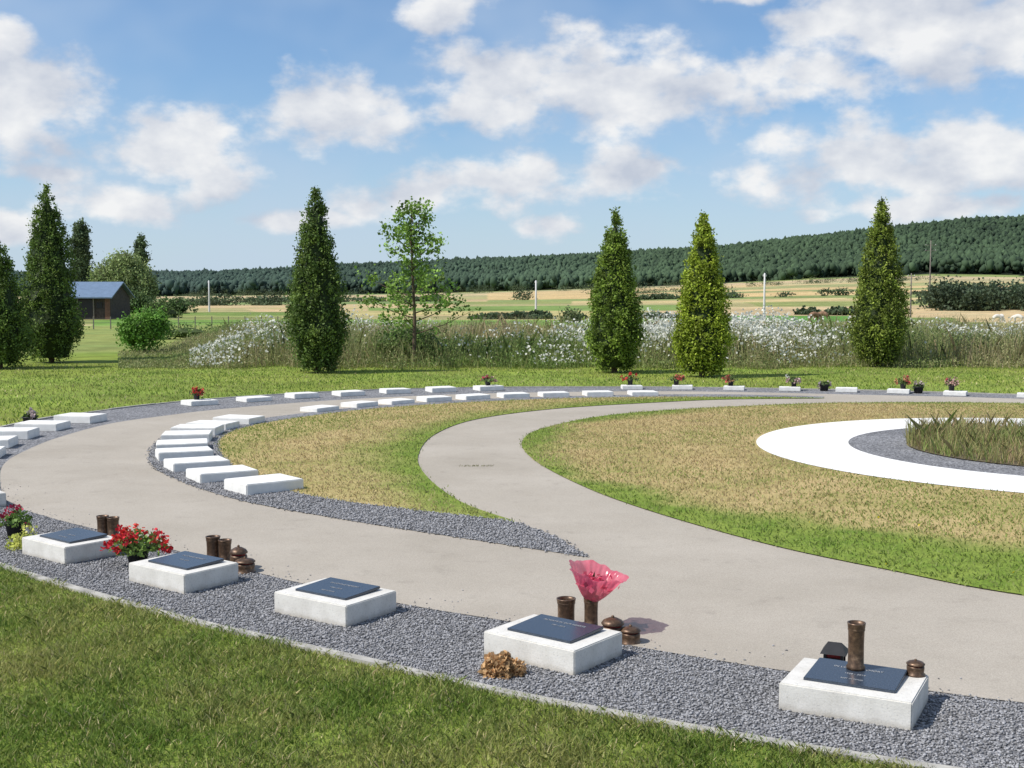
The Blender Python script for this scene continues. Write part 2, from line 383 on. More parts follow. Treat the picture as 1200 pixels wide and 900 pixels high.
innergrass('lawn_crescent_dry_grass',LA,(-3.7,5.3,8.8,20.6),90000,lambda r,x,y:np.maximum((8.2-r)/.7,(r-9.1)/.3*(y>12.3)*(y<17)))
n=13000; a=rng.uniform(0,6.28,n); r=1.85*np.sqrt(rng.uniform(0,1,n)); x=CX+r*np.cos(a); y=CY+r*np.sin(a)
hh=rng.uniform(.06,.26,n)*(1+.5*fastnoise(x,y,3,2)); br=np.clip(.45+.6*fastnoise(x,y,1.6,6)+rng.normal(0,.25,n),0,1)[:,None]
c=np.array([.25,.35,.09])*(1-br)+np.array([.50,.34,.21])*br
fast('ornamental_grass',blades(x,y,.03,hh,rng.uniform(.005,.011,n),.9),PENT,c*rng.uniform(.7,1.25,(n,1)),M_grass)

# wildflower meadow
def front_y(x): return 28.9+.5*fastnoise(x,x*0,.9,31)+.3*fastnoise(x,x*0,3,32)
def edge_h(x,y):
    return np.clip((x+.30*y)/3.2,.12,1)*np.clip((y-front_y(x)+.15)/1.4,.25,1)
def mtop(x,y): return .76*edge_h(x,y)*(1+.28*fastnoise(x,y,.9,2)+.15*fastnoise(x,y,2.7,5))
n=200000; x=rng.uniform(-12,24,n); y=28.2+20*rng.uniform(0,1,n)**1.7; m=(np.abs(x)<.5*y+2)&(x>-.33*y)&(y>front_y(x)); x,y=x[m],y[m]; n=len(x)
z=mtop(x,y)*rng.uniform(0,1,n)**.7+.02
f=np.clip(.35+.5*fastnoise(x,y,.5,12)+rng.normal(0,.2,n)+(x>11)*.3,0,1)[:,None]
c=np.array([.18,.27,.07])*(1-f)+np.array([.40,.36,.19])*f
fast('wildflower_meadow',leaves(np.stack([x,y,z],1),.07,.35,1.2),QUAD,c*rng.uniform(.5,1.25,(n,1)),M_leaf)
n=45000; x=rng.uniform(-12,24,n); y=28.2+20*rng.uniform(0,1,n)**1.6; m=(np.abs(x)<.5*y+2)&(x>-.32*y)&(y>front_y(x)); x,y=x[m],y[m]; n=len(x)
hh=rng.uniform(.5,1.35,n)*mtop(x,y); f=np.clip(.5+.5*fastnoise(x,y,.5,12)+rng.normal(0,.2,n)+(x>11)*.3,0,1)[:,None]
c=np.array([.19,.27,.07])*(1-f)+np.array([.46,.38,.23])*f
fast('meadow_stalks',blades(x,y,0,hh,rng.uniform(.012,.022,n),.6),PENT,c*rng.uniform(.7,1.2,(n,1)),M_grass)
n=60000; x=rng.uniform(-9.5,20,n); y=28.9+11*rng.uniform(0,1,n); k=fastnoise(x,y*.6,.55,21)*.8+fastnoise(x,y,2.2,22)*.4+rng.normal(0,.25,n); m=(k>.28)&(x>-.27*y)&(x<.42*y+1)&(y>front_y(x)+.2); x,y=x[m],y[m]; n=len(x)
Cc=np.stack([x,y,mtop(x,y)*rng.uniform(.7,1.35,n)],1)
fast('white_meadow_flowers',leaves(Cc,.068,1.0),QUAD,np.array([.82,.82,.74])*rng.uniform(.7,1,(n,1)),M_leaf)

# ------------------------------------------------------------ trees
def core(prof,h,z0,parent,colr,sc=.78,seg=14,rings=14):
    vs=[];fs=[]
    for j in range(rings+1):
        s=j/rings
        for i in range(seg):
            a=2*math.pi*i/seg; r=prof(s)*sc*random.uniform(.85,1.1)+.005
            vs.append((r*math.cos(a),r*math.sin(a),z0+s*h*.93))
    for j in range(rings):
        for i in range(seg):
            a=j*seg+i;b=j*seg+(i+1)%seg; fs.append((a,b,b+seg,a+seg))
    mesh_obj('dark_inner_core',vs,fs,M_leaf,parent,col=colr)  # solid dark core added inside the crown to block light
def cone_tree(loc,h,w,tint=(1,1,1),nc=620,nl=36,ex=.75):
    e=empty('hornbeam_tree',(loc[0],loc[1],0),random.uniform(0,6))
    z0=.14; H=h-z0; p1,p2=random.uniform(0,6),random.uniform(0,6)
    prof=lambda s: w/2*min(1,.55+2.4*s)*max(0,1-max(0,(s-.17)/.83))**ex
    vs,fs=tube([(0,0,0),(0.01,0,.5),(0,0.02,h*.5),(0,0,h*.93)],[.075,.06,.04,.012],8)
    for i in range(26):
        s=random.uniform(.05,.85); a=random.uniform(0,6.28); r=prof(s)*.85; z=z0+s*H
        v2,f2=tube([(0,0,z-.25*r),(r*.5*math.cos(a),r*.5*math.sin(a),z+.05),(r*math.cos(a),r*math.sin(a),z+.3*r)],[.018,.012,.005],5,len(vs)); vs+=v2;fs+=f2
    mesh_obj('trunk_and_limbs',vs,fs,M_bark,e,True)
    pts=[];cols=[]
    base=np.array([.15,.22,.045])*np.array(tint)
    for i in range(nc):
        while True:
            s=random.random()
            if random.random()<prof(s)/(w/2)+.03: break
        a=random.uniform(0,6.28); lump=1+.06*math.sin(3*a+s*11+p1)+.05*math.sin(7*a-s*23+p2)+.05*math.sin(2*a+s*6+p2)
        r=prof(s)*random.uniform(.72,1.0)*lump; z=z0+s*H
        c=np.array([r*math.cos(a),r*math.sin(a),z]); cr=random.uniform(.05,.10)*(.55+w/2.4)*(1-.4*s)
        p=c+rng.normal(size=(nl,3))*np.array([cr,cr,cr*1.4])*.75
        pts.append(p); k=random.choice([.5,.75,.9,1,1.12,1.35])*random.uniform(.85,1.15)
        cols.append(base*k*rng.uniform(.7,1.35,(nl,1))+np.array([.03,.02,0])*(k>1.15))
    p=np.stack([rng.normal(0,.015,30),rng.normal(0,.015,30),h*rng.uniform(.95,1.0,30)],1); pts.append(p); cols.append(np.tile(base,(30,1)))
    for i in range(40):
        s=random.uniform(.05,.9);a=random.uniform(0,6.28);r=prof(s)*1.03+random.uniform(0,.05)
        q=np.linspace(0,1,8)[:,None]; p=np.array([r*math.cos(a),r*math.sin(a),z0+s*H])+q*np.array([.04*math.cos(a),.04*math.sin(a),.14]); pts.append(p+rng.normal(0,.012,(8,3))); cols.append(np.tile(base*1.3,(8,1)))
    P=np.vstack(pts); P[:,2]=np.maximum(P[:,2],.06)
    fast('foliage',leaves(P,.06,.65,.3),QUAD,np.vstack(cols),M_leaf,e)
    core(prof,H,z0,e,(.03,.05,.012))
    return e
cone_tree((-12.45,29.0),3.1,1.5,(.85,.9,1),ex=.7)
cone_tree((-12.27,31.8),4.65,1.75,(.85,.9,1),ex=.68)
cone_tree((-4.47,27.4),4.15,1.42,(.8,.85,1),ex=.62)
cone_tree((2.35,27.4),3.65,1.34,(1.2,1.2,1),ex=.72)
cone_tree((4.13,25.9),3.5,1.26,(1.85,1.6,.9),ex=.7)
cone_tree((9.16,29.8),4.15,1.5,(1.3,1.15,1),ex=.8)

def leafy(name,loc,blobs,nc,nl,leaf,color,cr=.25,trunk=None,corec=True,droop=0):
    e=empty(name,loc); pts=[];cols=[]; base=np.array(color)
    vols=np.array([b[3]*b[5] for b in blobs]); vols=vols/vols.sum()
    for i in range(nc):
        b=blobs[rng.choice(len(blobs),p=vols)]
        u=rng.normal(size=3); u/=np.linalg.norm(u); u*=rng.uniform(.65,1.05)
        c=np.array(b[:3])+u*np.array(b[3:6])
        if c[2]<cr*.3: c[2]=rng.uniform(.3,1)*cr
        p=c+rng.normal(size=(nl,3))*cr*.6
        if droop: p[:,2]-=rng.uniform(0,droop,nl)
        p[:,2]=np.maximum(p[:,2],.03)
        k=random.choice([.6,.8,.95,1.1,1.3]); pts.append(p); cols.append(base*k*rng.uniform(.75,1.3,(nl,1)))
    fast('foliage',leaves(np.vstack(pts),leaf,.65),QUAD,np.vstack(cols),M_leaf,e)
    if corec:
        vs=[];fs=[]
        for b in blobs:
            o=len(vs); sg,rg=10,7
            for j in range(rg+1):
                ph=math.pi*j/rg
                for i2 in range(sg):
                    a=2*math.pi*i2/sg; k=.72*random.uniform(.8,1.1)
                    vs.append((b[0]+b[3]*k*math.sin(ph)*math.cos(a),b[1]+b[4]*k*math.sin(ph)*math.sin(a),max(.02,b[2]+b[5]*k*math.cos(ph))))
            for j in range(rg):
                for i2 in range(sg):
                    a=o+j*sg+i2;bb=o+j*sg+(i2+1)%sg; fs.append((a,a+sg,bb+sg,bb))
        mesh_obj('dark_inner_core',vs,fs,M_leaf,e,col=tuple(base*.4))  # same added light-blocking core, in a darkened leaf colour
    if trunk:
        vs,fs=tube([(0,0,0),(0,0,trunk[0]*.5),(0,0,trunk[0])],[trunk[1],trunk[1]*.8,trunk[1]*.5],8)
        for i in range(6):
            b=blobs[i%len(blobs)]; a=i*1.05
            v2,f2=tube([(0,0,trunk[0]*.7),(b[0]*.5+b[3]*.3*math.cos(a),b[1]*.5+b[3]*.3*math.sin(a),b[2]),(b[0]+b[3]*.6*math.cos(a),b[1]+b[3]*.6*math.sin(a),b[2]+b[5]*.4)],[trunk[1]*.45,trunk[1]*.3,trunk[1]*.1],6,len(vs)); vs+=v2;fs+=f2
        mesh_obj('trunk_and_limbs',vs,fs,M_bark,e,True)
    return e
def young_tree(loc):
    e=empty('young_deciduous_tree',loc); pts=[];cols=[]
    vs,fs=tube([(0,0,0),(.03,0,1.2),(-.02,.02,2.4),(-.06,0,3.3),(-.03,0,4.0)],[.05,.04,.03,.018,.008],8)
    rnd=random.Random(5); base=np.array([.20,.32,.06])
    for i in range(30):
        z=.8+3.0*(i/29); a=i*2.4+rnd.uniform(-.3,.3); L=(1.5 if z<2.1 else 1.05)*(1-(z-.9)/4.6)*rnd.uniform(.6,1.1); up=.4 if z<2.1 else .7
        if 2.0<z<2.35 : L*=.4
        p=[(0,0,z),(L*.5*math.cos(a),L*.5*math.sin(a),z+L*up*.4),(L*math.cos(a),L*math.sin(a),z+L*up)]
        v2,f2=tube(p,[.018,.011,.004],5,len(vs)); vs+=v2;fs+=f2
        for q in (.35,.55,.75,.9,1.0,1.1):
            c=np.array(p[0])*(1-q)+np.array(p[2])*q+rng.normal(0,.07,3); k=rnd.choice([.6,.85,1,1.25,1.5]); nl=rnd.choice([10,16,26,34])
            pts.append(c+rng.normal(size=(nl,3))*.09); cols.append(base*k*rng.uniform(.75,1.25,(nl,1)))
    for z in (3.8,3.95,4.1): pts.append(np.array([-.03,0,z])+rng.normal(size=(14,3))*.07); cols.append(np.tile(base,(14,1)))
    mesh_obj('trunk_and_limbs',vs,fs,M_bark,e,True)
    fast('foliage',leaves(np.vstack(pts),.085,.8),QUAD,np.vstack(cols),M_leaf,e)
young_tree((-2.47,30.0,0))
leafy('shrub',(-2.6,30.9,0),[(-.5,0,.45,.6,.5,.55),(.4,0,.4,.7,.5,.5),(0,.2,.6,.5,.5,.55)],120,28,.07,(.17,.27,.07),.16)
for (sx_,sy_,k_) in [(1.2,32.5,.8),(7.0,33.5,1.0),(-6.6,33,.8),(12.8,32.5,.9),(5.6,31.5,.7)]:
    leafy('shrub',(sx_,sy_,0),[(-.4*k_,0,.4*k_,.5*k_,.4,.4*k_),(.35*k_,0,.35*k_,.55*k_,.4,.38*k_),(0,.1,.5*k_,.4*k_,.4,.42*k_)],55,24,.07,(.15,.23,.07),.14)
leafy('round_bush',(-11.3,36.7,0),[(0,0,.75,.62,.6,.6),(-.35,0,.6,.4,.4,.45),(.3,.1,.95,.35,.35,.4)],170,30,.09,(.15,.30,.05),.17,(.5,.05))
leafy('willow_tree',(-45.2,140,0),[(0,0,4.2,3.1,3.0,3.0),(-2.2,-.5,3.4,1.8,2.2,2.6),(2.1,-.5,3.0,1.7,2.2,2.4),(0,0,5.7,2.2,2.2,1.7),(-1,-.8,2.4,1.5,1.5,1.8),(1.2,-.8,2.2,1.5,1.5,1.7)],800,28,.28,(.27,.34,.13),.48,(3,.35),True,1.6)
leafy('poplar_tree',(-61,170,0),[(0,0,4,1.3,1.4,3.2),(0,0,8,1.4,1.5,4.0),(0,0,11,.9,1.0,2.0)],320,24,.36,(.10,.15,.07),.45,(3,.25))
leafy('poplar_tree',(-55,178,0),[(0,0,4,1.0,1.0,3.2),(0,0,8,.9,1.0,3.2)],200,24,.36,(.10,.15,.07),.45,(3,.25))
leafy('hedge',(-41,134,0),[(-8,0,1.0,3,1.5,1.3),(-3,2,1.2,3,1.5,1.4),(3,0,.7,2.5,1.2,.9)],260,22,.3,(.10,.155,.055),.45)
leafy('shrub',(-31.5,106,0),[(0,0,.6,1.0,1,.8),(1.2,0,.4,.9,1,.5)],90,20,.2,(.11,.17,.05),.3)
leafy('shrub',(-15.2,50,0),[(0,0,.35,1.2,.8,.4),(1.6,.3,.25,1.2,.8,.3),(3.4,0,.3,1.0,.8,.35)],110,22,.11,(.20,.28,.09),.18)

def mass(name,items,leaf,color,nl=30):
    pts=[];cols=[];base=np.array(color)
    for (x,y,r,h) in items:
        z=float(ground(np.array(x/y),np.array(math.hypot(x,y)))); tone=random.uniform(.75,1.25)
        for i in range(10):
            u=rng.normal(size=3);u/=np.linalg.norm(u)
            c=np.array([x,y,z+h*.42])+u*np.array([r*1.5,r,h*.45])*.8; c[2]=max(c[2],z+.1*h)
            k=random.choice([.65,.85,1,1.25])*tone; q=c+rng.normal(size=(nl,3))*np.array([r*.35,r*.3,h*.16]); q[:,2]=np.maximum(q[:,2],z); pts.append(q); cols.append(base*k*rng.uniform(.8,1.2,(nl,1)))
    fast(name,leaves(np.vstack(pts),leaf,.8),QUAD,np.vstack(cols),M_leaf)
it=[(random.uniform(.355,.47)*y,y,random.uniform(.9,1.6),random.uniform(2.2,3.9)) for y in np.linspace(142,170,100)]
mass('distant_trees',it,.4,(.065,.095,.05))
it=[]
for (t0,t1,y,n,r,h) in [(-.03,.035,100,26,.5,.35),(.05,.16,104,18,.4,.3),(.25,.33,122,20,.6,.5),(-.29,-.2,240,16,2,1.5),(-.22,-.06,330,30,1.8,1.4),(.1,.34,300,30,1.5,1.2),(-.01,.012,340,3,2.2,3.5),(.05,.14,480,12,3,2.5),(.2,.38,620,20,3.2,3),(-.28,-.02,780,40,4,4),(.0,.16,760,20,4,4),(.15,.19,420,5,2,2.5)]:
    for i in range(n): it.append((random.uniform(t0,t1)*y,y*random.uniform(.985,1.02),r*random.uniform(.5,1.5),h*random.uniform(.5,1.6)))
mass('distant_hedgerows',it,.45,(.10,.14,.07),22)
mass('distant_bush',[(4.1,86,.6,1.1),(4.6,86.5,.5,.9)],.2,(.16,.19,.09))

import bmesh
bm=bmesh.new(); bmesh.ops.create_icosphere(bm,subdivisions=1,radius=1); T=np.array([v.co[:] for v in bm.verts]); Fi=[[v.index for v in f.verts] for f in bm.faces]; bm.free()
n=85000
th=rng.uniform(-.45,.52,n); r=np.sqrt(rng.uniform(870**2,1600**2,n))
edge=890+28*fastnoise(th*40,r*0,1.0,4)+10*fastnoise(th*200,r*0,1.0,14); m=r>edge; th,r=th[m],r[m]; n=len(th)
tb2=np.tan(th); z=ground(tb2,r); s=rng.uniform(1.1,3.1,n)
V=T[None]*s[:,None,None]*rng.uniform(.6,1.35,(n,len(T),1)); V[...,2]*=rng.uniform(.9,1.8,(n,1))
hgt=rng.uniform(1,8,n)+2.0*fastnoise(r*np.sin(th),r*np.cos(th),.012,9)
V=V+np.stack([r*np.sin(th),r*np.cos(th),z+hgt],1)[:,None,:]
k=np.clip(.95+.28*fastnoise(r*np.sin(th),r*.4,.009,7)+.10*(hgt-4.5)/3.5+rng.normal(0,.2,n),.4,1.9)[:,None]
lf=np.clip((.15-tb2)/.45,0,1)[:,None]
fc=(np.array([.047,.074,.034])*(1-lf)+np.array([.042,.066,.050])*lf)*k+np.array([.004,.007,.011])  # bluish haze put into the crown colours, stronger towards the left
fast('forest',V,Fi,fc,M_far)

# ------------------------------------------------------------ barn, poles, fence
e=empty('wooden_barn',(-35.3,100,0))
box('walls',5.2,5,1.85,M_wood,e,(0,0,0),0)
box('brick_pier',.4,.1,1.83,M_brick,e,(2.38,-2.56,.0),0)
for nm,sx,x0 in (('door',1.1,.6),('door_leaf',1.0,-1.2)): box(nm,sx,.08,1.6,M_black,e,(x0,-2.54,0),0)
box('window',.45,.06,.45,M_black,e,(1.7,-2.54,.9),0)
for xx in (-.05,1.25): box('door_post',.1,.12,1.7,M_polewood,e,(xx,-2.57,0),0)
vs=[(-2.9,-3.0,1.72),(2.9,-3.0,1.72),(2.9,0,3.0),(-2.9,0,3.0),(-2.9,3.0,1.72),(2.9,3.0,1.72)]
vs+= [(a,b_,c_+.1) for a,b_,c_ in vs]
mesh_obj('roof',vs,[(0,1,2,3),(3,2,5,4),(6,9,8,7),(9,10,11,8),(0,6,7,1),(4,5,11,10),(1,7,8,2),(2,8,11,5),(0,3,9,6),(3,4,10,9)],M_roof,e)
mesh_obj('gable',[(2.58,-2.5,1.85),(2.58,2.5,1.85),(2.58,0,2.95),(-2.58,-2.5,1.85),(-2.58,2.5,1.85),(-2.58,0,2.95)],[(0,1,2),(3,5,4)],M_wood,e)
def pole(name,x,y,h,r,mat,arms=0):
    z=float(ground(np.array(x/y),np.array(math.hypot(x,y))))
    e=empty(name,(x,y,z))
    lathe('pole',[(r*1.3,0),(r,h*.5),(r*.75,h),(0.001,h+.02)],mat,e,seg=10)
    for i in range(max(arms,1)):
        L=.9 if arms else .35
        box('crossarm',L*h/5,.05,.05,mat,e,(0,0,h*(.93-.08*i)),0)
        for sx in (-.4,.4): lathe('insulator',[(.03,0),(.04,.04),(.02,.1),(.001,.12)],M_pole,e,(sx*L*h/5,0,h*(.93-.08*i)+.05),8)
pole('utility_pole',.2107*90,90,3.6,.08,M_pole)
pole('utility_pole',.02*120,120,3.5,.095,M_pole)
pole('utility_pole',-.2529*150,150,3.9,.10,M_pole)
pole('utility_pole',-.17*260,260,5.0,.12,M_pole)
pole('electricity_pylon',.3486*160,160,9.0,.09,M_polewood,2)
pole('utility_pole',.333*110,110,4.0,.07,M_polewood,1)
e=empty('pasture_fence',(-22,66,0))
for i in range(14): box('post',.05,.05,.7,M_polewood,e,(-3+i*.9,i*.15,0),0)
for zz in (.35,.6): box('rail',12,.015,.02,M_polewood,e,(2.9,.99,zz),0,(0,0,math.atan2(.15,.9)))

def quadruped(name,loc,rz,s,mat,graze=True):
    vs=[(0,0,.95),(.35,0,.98),(.75,0,1.0),(1.05,0,.98),(1.3,0,.85 if graze else 1.15),(1.5,0,.45 if graze else 1.35),(1.68,0,.15 if graze else 1.25),(-.12,0,.9),(-.2,0,.45)]
    ed=[(0,1),(1,2),(2,3),(3,4),(4,5),(5,6),(0,7),(7,8)]
    rad=[.26,.31,.3,.24,.15,.13,.08,.05,.03]
    for sy in (-.16,.16):
        o=len(vs); vs+=[(.02,sy,.72),(.1,sy,.58),(-.08,sy,.34),(-.03,sy,0.03)]; rad+=[.15,.10,.05,.045]; ed+=[(0,o),(o,o+1),(o+1,o+2),(o+2,o+3)]
        o=len(vs); vs+=[(1.0,sy,.68),(.97,sy,.36),(1.0,sy,.03)]; rad+=[.12,.06,.045]; ed+=[(3,o),(o,o+1),(o+1,o+2)]
    for sy in (-.12,.12):
        o=len(vs); h=vs[5]; vs.append((h[0]-.02,sy,h[2]+.12)); rad.append(.03); ed.append((5,o))
    me=bpy.data.meshes.new(name); me.from_pydata(vs,ed,[]); me.materials.append(mat)
    o=bpy.data.objects.new(name,me); link(o); o.location=loc; o.rotation_euler=(0,0,rz); o.scale=(s,s,s)
    sk=o.modifiers.new('skin','SKIN'); sv=me.skin_vertices[0].data
    for i,r_ in enumerate(rad): sv[i].radius=(r_,r_)
    sv[0].use_root=True
    sub=o.modifiers.new('sub','SUBSURF'); sub.levels=1; sub.render_levels=2
M_cow=simple('brown_hide',(.24,.14,.085),.8,.4,3); M_wcow=simple('white_hide',(.62,.59,.53),.95,.1,10)
quadruped('brown_cow',(20.9,84,0),.2,.62,M_cow); quadruped('brown_cow',(23.2,88,0),2.9,.62,M_cow)
for i,(x,y) in enumerate([(33.4,83),(34.4,84),(35.4,83),(30.5,96)]): quadruped('white_cow',(x,y,0),i*1.3,.5,M_wcow)

# ------------------------------------------------------------ grave markers
def inscription(parent,lines,z):
    for i,(t,sz_,yy) in enumerate(lines):
        cu=bpy.data.curves.new('inscription','FONT'); cu.body=t; cu.size=sz_; cu.align_x='CENTER'; cu.extrude=.0006
        cu.materials.append(M_letter); o=bpy.data.objects.new('inscription',cu); o.location=(0,yy,z); link(o,parent)
def marker(x,y,ang,lines):
    e=empty('grave_marker',(x,y,0),math.radians(ang))
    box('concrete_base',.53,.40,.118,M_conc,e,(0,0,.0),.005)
    p=bpy.data.objects.new('plaque_group',None); p.location=(0,.02,.119); p.rotation_euler=(math.radians(2.2),0,0); link(p,e)
    box('plaque',.37,.275,.014,M_slate,p,(0,0,.002),.002)
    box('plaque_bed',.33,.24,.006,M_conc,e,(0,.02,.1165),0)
    inscription(p,lines,.0168)
    return e
TX=[('IN LOVING MEMORY',.022,.05),('1938 - 2014',.018,-.02),('REST IN PEACE',.014,-.08)]
marker(1.43,4.885,-28,TX); marker(.195,5.594,-38,[('ALWAYS IN OUR HEARTS',.021,.07),('1941 - 2013',.016,.02)])
marker(-.958,6.38,-35,TX); marker(-1.973,7.08,-37,TX[:2]); marker(-2.93,7.84,-39,TX[1:]); marker(-4.45,9.75,-52,TX)
def slab_mesh():
    o=box('tmp',.56,.43,.10,M_slab,None,(0,0,0),.008); me=o.data; bpy.data.objects.remove(o); me.name='grave_slab'; return me
SL=slab_mesh()
def row(P,rad=0,sc=1,sz=1):
    for i,p in enumerate(P):
        a=P[max(i-1,0)];b=P[min(i+1,len(P)-1)]
        o=bpy.data.objects.new('grave_slab',SL); o.location=(p[0],p[1],.004); o.rotation_euler=(random.uniform(-.012,.012),random.uniform(-.012,.012),math.atan2(b[1]-a[1],b[0]-a[0])+rad+random.uniform(-.05,.05)); o.scale=(sc,sc,sz*random.uniform(.88,1.1)); link(o)
row([(-2.2,10.5),(-2.73,11.16),(-3.15,11.85),(-3.48,12.6),(-3.72,13.4),(-3.87,14.15),(-3.93,14.85),(-3.9,15.5),(-3.72,16.2)],1.57)
row([(-2.91,18.0),(-2.40,18.72),(-1.87,19.25),(-1.29,19.72),(-.66,20.12),(0.02,20.48),(.72,20.68),(1.5,20.84),(2.3,20.95)],0,.85,.75)
row([(-5.0,19.05),(-4.28,19.75),(-3.6,20.4),(-2.87,20.9),(-2.1,21.4),(-1.3,21.75),(-.44,22.1)],0,.85,.8)
row([(-5.75,12.7),(-6.0,13.6),(-6.12,14.5),(-6.1,15.45),(-5.95,16.4)],1.57)
row([(2.25,22.4),(3.2,22.38),(4.14,22.2),(5.13,22.0),(6.1,21.72),(6.95,21.4),(7.8,20.95),(8.9,20.5)],0,.68,.75)

def vase(x,y,z=0,h=.2,r=.038):
    e=empty('bronze_vase',(x,y,z),0)
    lathe('body',[(.001,0),(r*1.05,0),(r*1.1,.012),(r*.92,.02),(r*.9,h*.55),(r*.93,h*.8),(r*1.04,h*.97),(r*1.06,h),(r*.92,h),(r*.85,h*.9),(r*.8,h*.3),(.001,h*.3)],M_bronze,e)
    lathe('band',[(r*.91,h*.82),(r*.99,h*.84),(r*.99,h*.87),(r*.93,h*.89)],M_bronze,e)
def bowl(x,y,z=0,r=.05,h=.1,lidded=True):
    e=empty('grave_lantern',(x,y,z))
    lathe('base',[(.001,0),(r*1.1,0),(r*1.1,h*.1),(r*.92,h*.16),(r*.98,h*.45),(r*.98,h*.6),(r*.9,h*.66),(.001,h*.66)],M_bronze,e)
    lathe('glass',[(r*.80,h*.66),(r*.8,h*.74)],M_red,e)
    lathe('lid',[(r*1.02,h*.74),(r*1.04,h*.79),(r*.85,h*.9),(r*.4,h*1.0),(.001,h*1.02)],M_bronze,e)
    lathe('knob',[(r*.12,h*1.0),(r*.16,h*1.07),(.001,h*1.12)],M_bronze,e,seg=12)
vase(1.455,4.96,.136,.20,.036); bowl(1.70,4.935,.118,.037,.062)
e=empty('house_lantern',(1.475,5.36,.0),-.4)
box('foot',.10,.10,.015,M_black,e,(0,0,0),.002)
box('glass_body',.066,.066,.07,M_red,e,(0,0,.0155),.002)
for sx in(-1,1):
    for sy in(-1,1): box('corner_post',.012,.012,.075,M_black,e,(sx*.038,sy*.038,.0155),0)
for z_ in (.04,.065):
    box('glazing_bar',.078,.078,.004,M_black,e,(0,0,z_),0)
vs=[(-.058,-.058,.09),(.058,-.058,.09),(.058,.058,.09),(-.058,.058,.09),(-.03,0,.135),(.03,0,.135)]
mesh_obj('roof',vs,[(0,1,5,4),(2,3,4,5),(0,4,3),(1,2,5),(3,2,1,0)],M_black,e)
vase(.28,6.08,0,.155,.048); vase(.405,6.02,0,.18,.038)
bowl(.50,5.83,0,.055,.12); bowl(.585,5.80,0,.05,.085)
vase(-1.93,7.62,0,.17,.045); vase(-1.845,7.585,0,.155,.042); bowl(-1.66,7.33,0,.062,.09); bowl(-1.72,7.42,0,.055,.14)
vase(-2.93,8.46,0,.15,.042); vase(-2.845,8.43,0,.145,.042)
# cellophane bouquet
e=empty('pink_wrapped_bouquet',(.405,6.02,.155)); e.rotation_euler=(math.radians(4),math.radians(10),0)
m,nt,b=newmat('pink_cellophane',.2,.7)
nt.links.new(ramp(nt,noise(nt,objco(nt),16,4),[(.3,(.66,.05,.13)),(.7,(.90,.26,.34))]),b.inputs['Base Color'])
tr=N(nt,'ShaderNodeBsdfTranslucent',None,{'Color':(.95,.22,.32,1)}); tp=N(nt,'ShaderNodeBsdfTransparent',None,{'Color':(1,.6,.68,1)})
mx=N(nt,'ShaderNodeMixShader',None,{0:.45,1:b.outputs[0],2:tr.outputs[0]}); mx2=N(nt,'ShaderNodeMixShader',None,{0:.25,1:mx.outputs[0],2:tp.outputs[0]})
nt.links.new(mx2.outputs[0],nt.nodes['Material Output'].inputs[0])
vs=[];fs=[];sg=160;rg=18
for j in range(rg+1):
    s=j/rg
    for i in range(sg):
        a=2*math.pi*i/sg; rp=math.sin(a*7+.5)*.035+math.sin(a*16+1)*.018+math.sin(a*3+2)*.05+.012*math.sin(a*31)
        r=.020+.125*s**.68*(1+rp*(s+.4))+.018*max(0,s-.8)*5*.4; z=.175*s+s*s*(.006*math.sin(a*5)+.004*math.sin(a*12)-.010*math.cos(a))-.022*max(0,s-.88)*5
        vs.append((r*math.cos(a),r*math.sin(a),z))
for j in range(rg):
    for i in range(sg):
        a=j*sg+i;b_=j*sg+(i+1)%sg; fs.append((a,b_,b_+sg,a+sg))
mesh_obj('wrap',vs,fs,m,e,True)
P=rng.normal(size=(260,3))*np.array([.04,.04,.012])+np.array([0,0,.105]); fast('flowers',leaves(P,.028,.9),QUAD,np.array([.7,.12,.2])*rng.uniform(.5,1.4,(260,1)),M_leaf,e)
P=rng.normal(size=(140,3))*np.array([.015,.015,.025])+np.array([0,0,.06]); fast('stems_and_leaves',leaves(P,.035,.3,1),QUAD,np.array([.08,.16,.04])*rng.uniform(.5,1.4,(140,1)),M_leaf,e)

def flower_plant(name,loc,r,h,leafc,flc,nl=260,nf=26,pot=True,leaf=.035,pet=.018,potr=.07):
    e=empty(name,loc); z0=.1 if pot else .0
    if pot: lathe('pot',[(.001,0),(potr*.75,0),(potr,.11),(potr*1.08,.112),(potr*1.08,.125),(potr*.95,.125),(potr*.9,.1),(.001,.1)],M_black,e,seg=18)
    u=rng.normal(size=(nl,3)); u/=np.linalg.norm(u,axis=1)[:,None]; u*=rng.uniform(.2,1,(nl,1)); u[:,2]=np.abs(u[:,2])
    P=u*np.array([r,r,h*.8])+np.array([0,0,z0])
    fast('foliage',leaves(P,leaf,.75,.3),QUAD,np.array(leafc)*rng.uniform(.5,1.4,(nl,1)),M_leaf,e)
    vs=[];fs=[]; pts=[];cl=[]
    for i in range(nf):
        d=rng.normal(size=3); d/=np.linalg.norm(d); d[2]=abs(d[2]); rr_=rng.uniform(.75,1.05)
        c=d*np.array([r,r,h])*rr_+np.array([0,0,z0]); v2,f2=tube([(c[0]*.2,c[1]*.2,z0),tuple(c*np.array([.7,.7,.7])+np.array([0,0,z0*.3])),tuple(c)],[.003,.002,.0015],4,len(vs)); vs+=v2;fs+=f2
        k=14; pts.append(c+rng.normal(size=(k,3))*pet*.7); f=flc[rng.integers(len(flc))]; cl.append(np.array(f)*rng.uniform(.6,1.25,(k,1)))
    mesh_obj('stems',vs,fs,M_leaf,e,col=(.06,.10,.03))
    fast('blossoms',leaves(np.vstack(pts),pet*1.4,.9),QUAD,np.clip(np.vstack(cl),0,1),M_leaf,e)
    return e
RED=[(.72,.04,.04),(.75,.09,.07),(.6,.03,.05)]
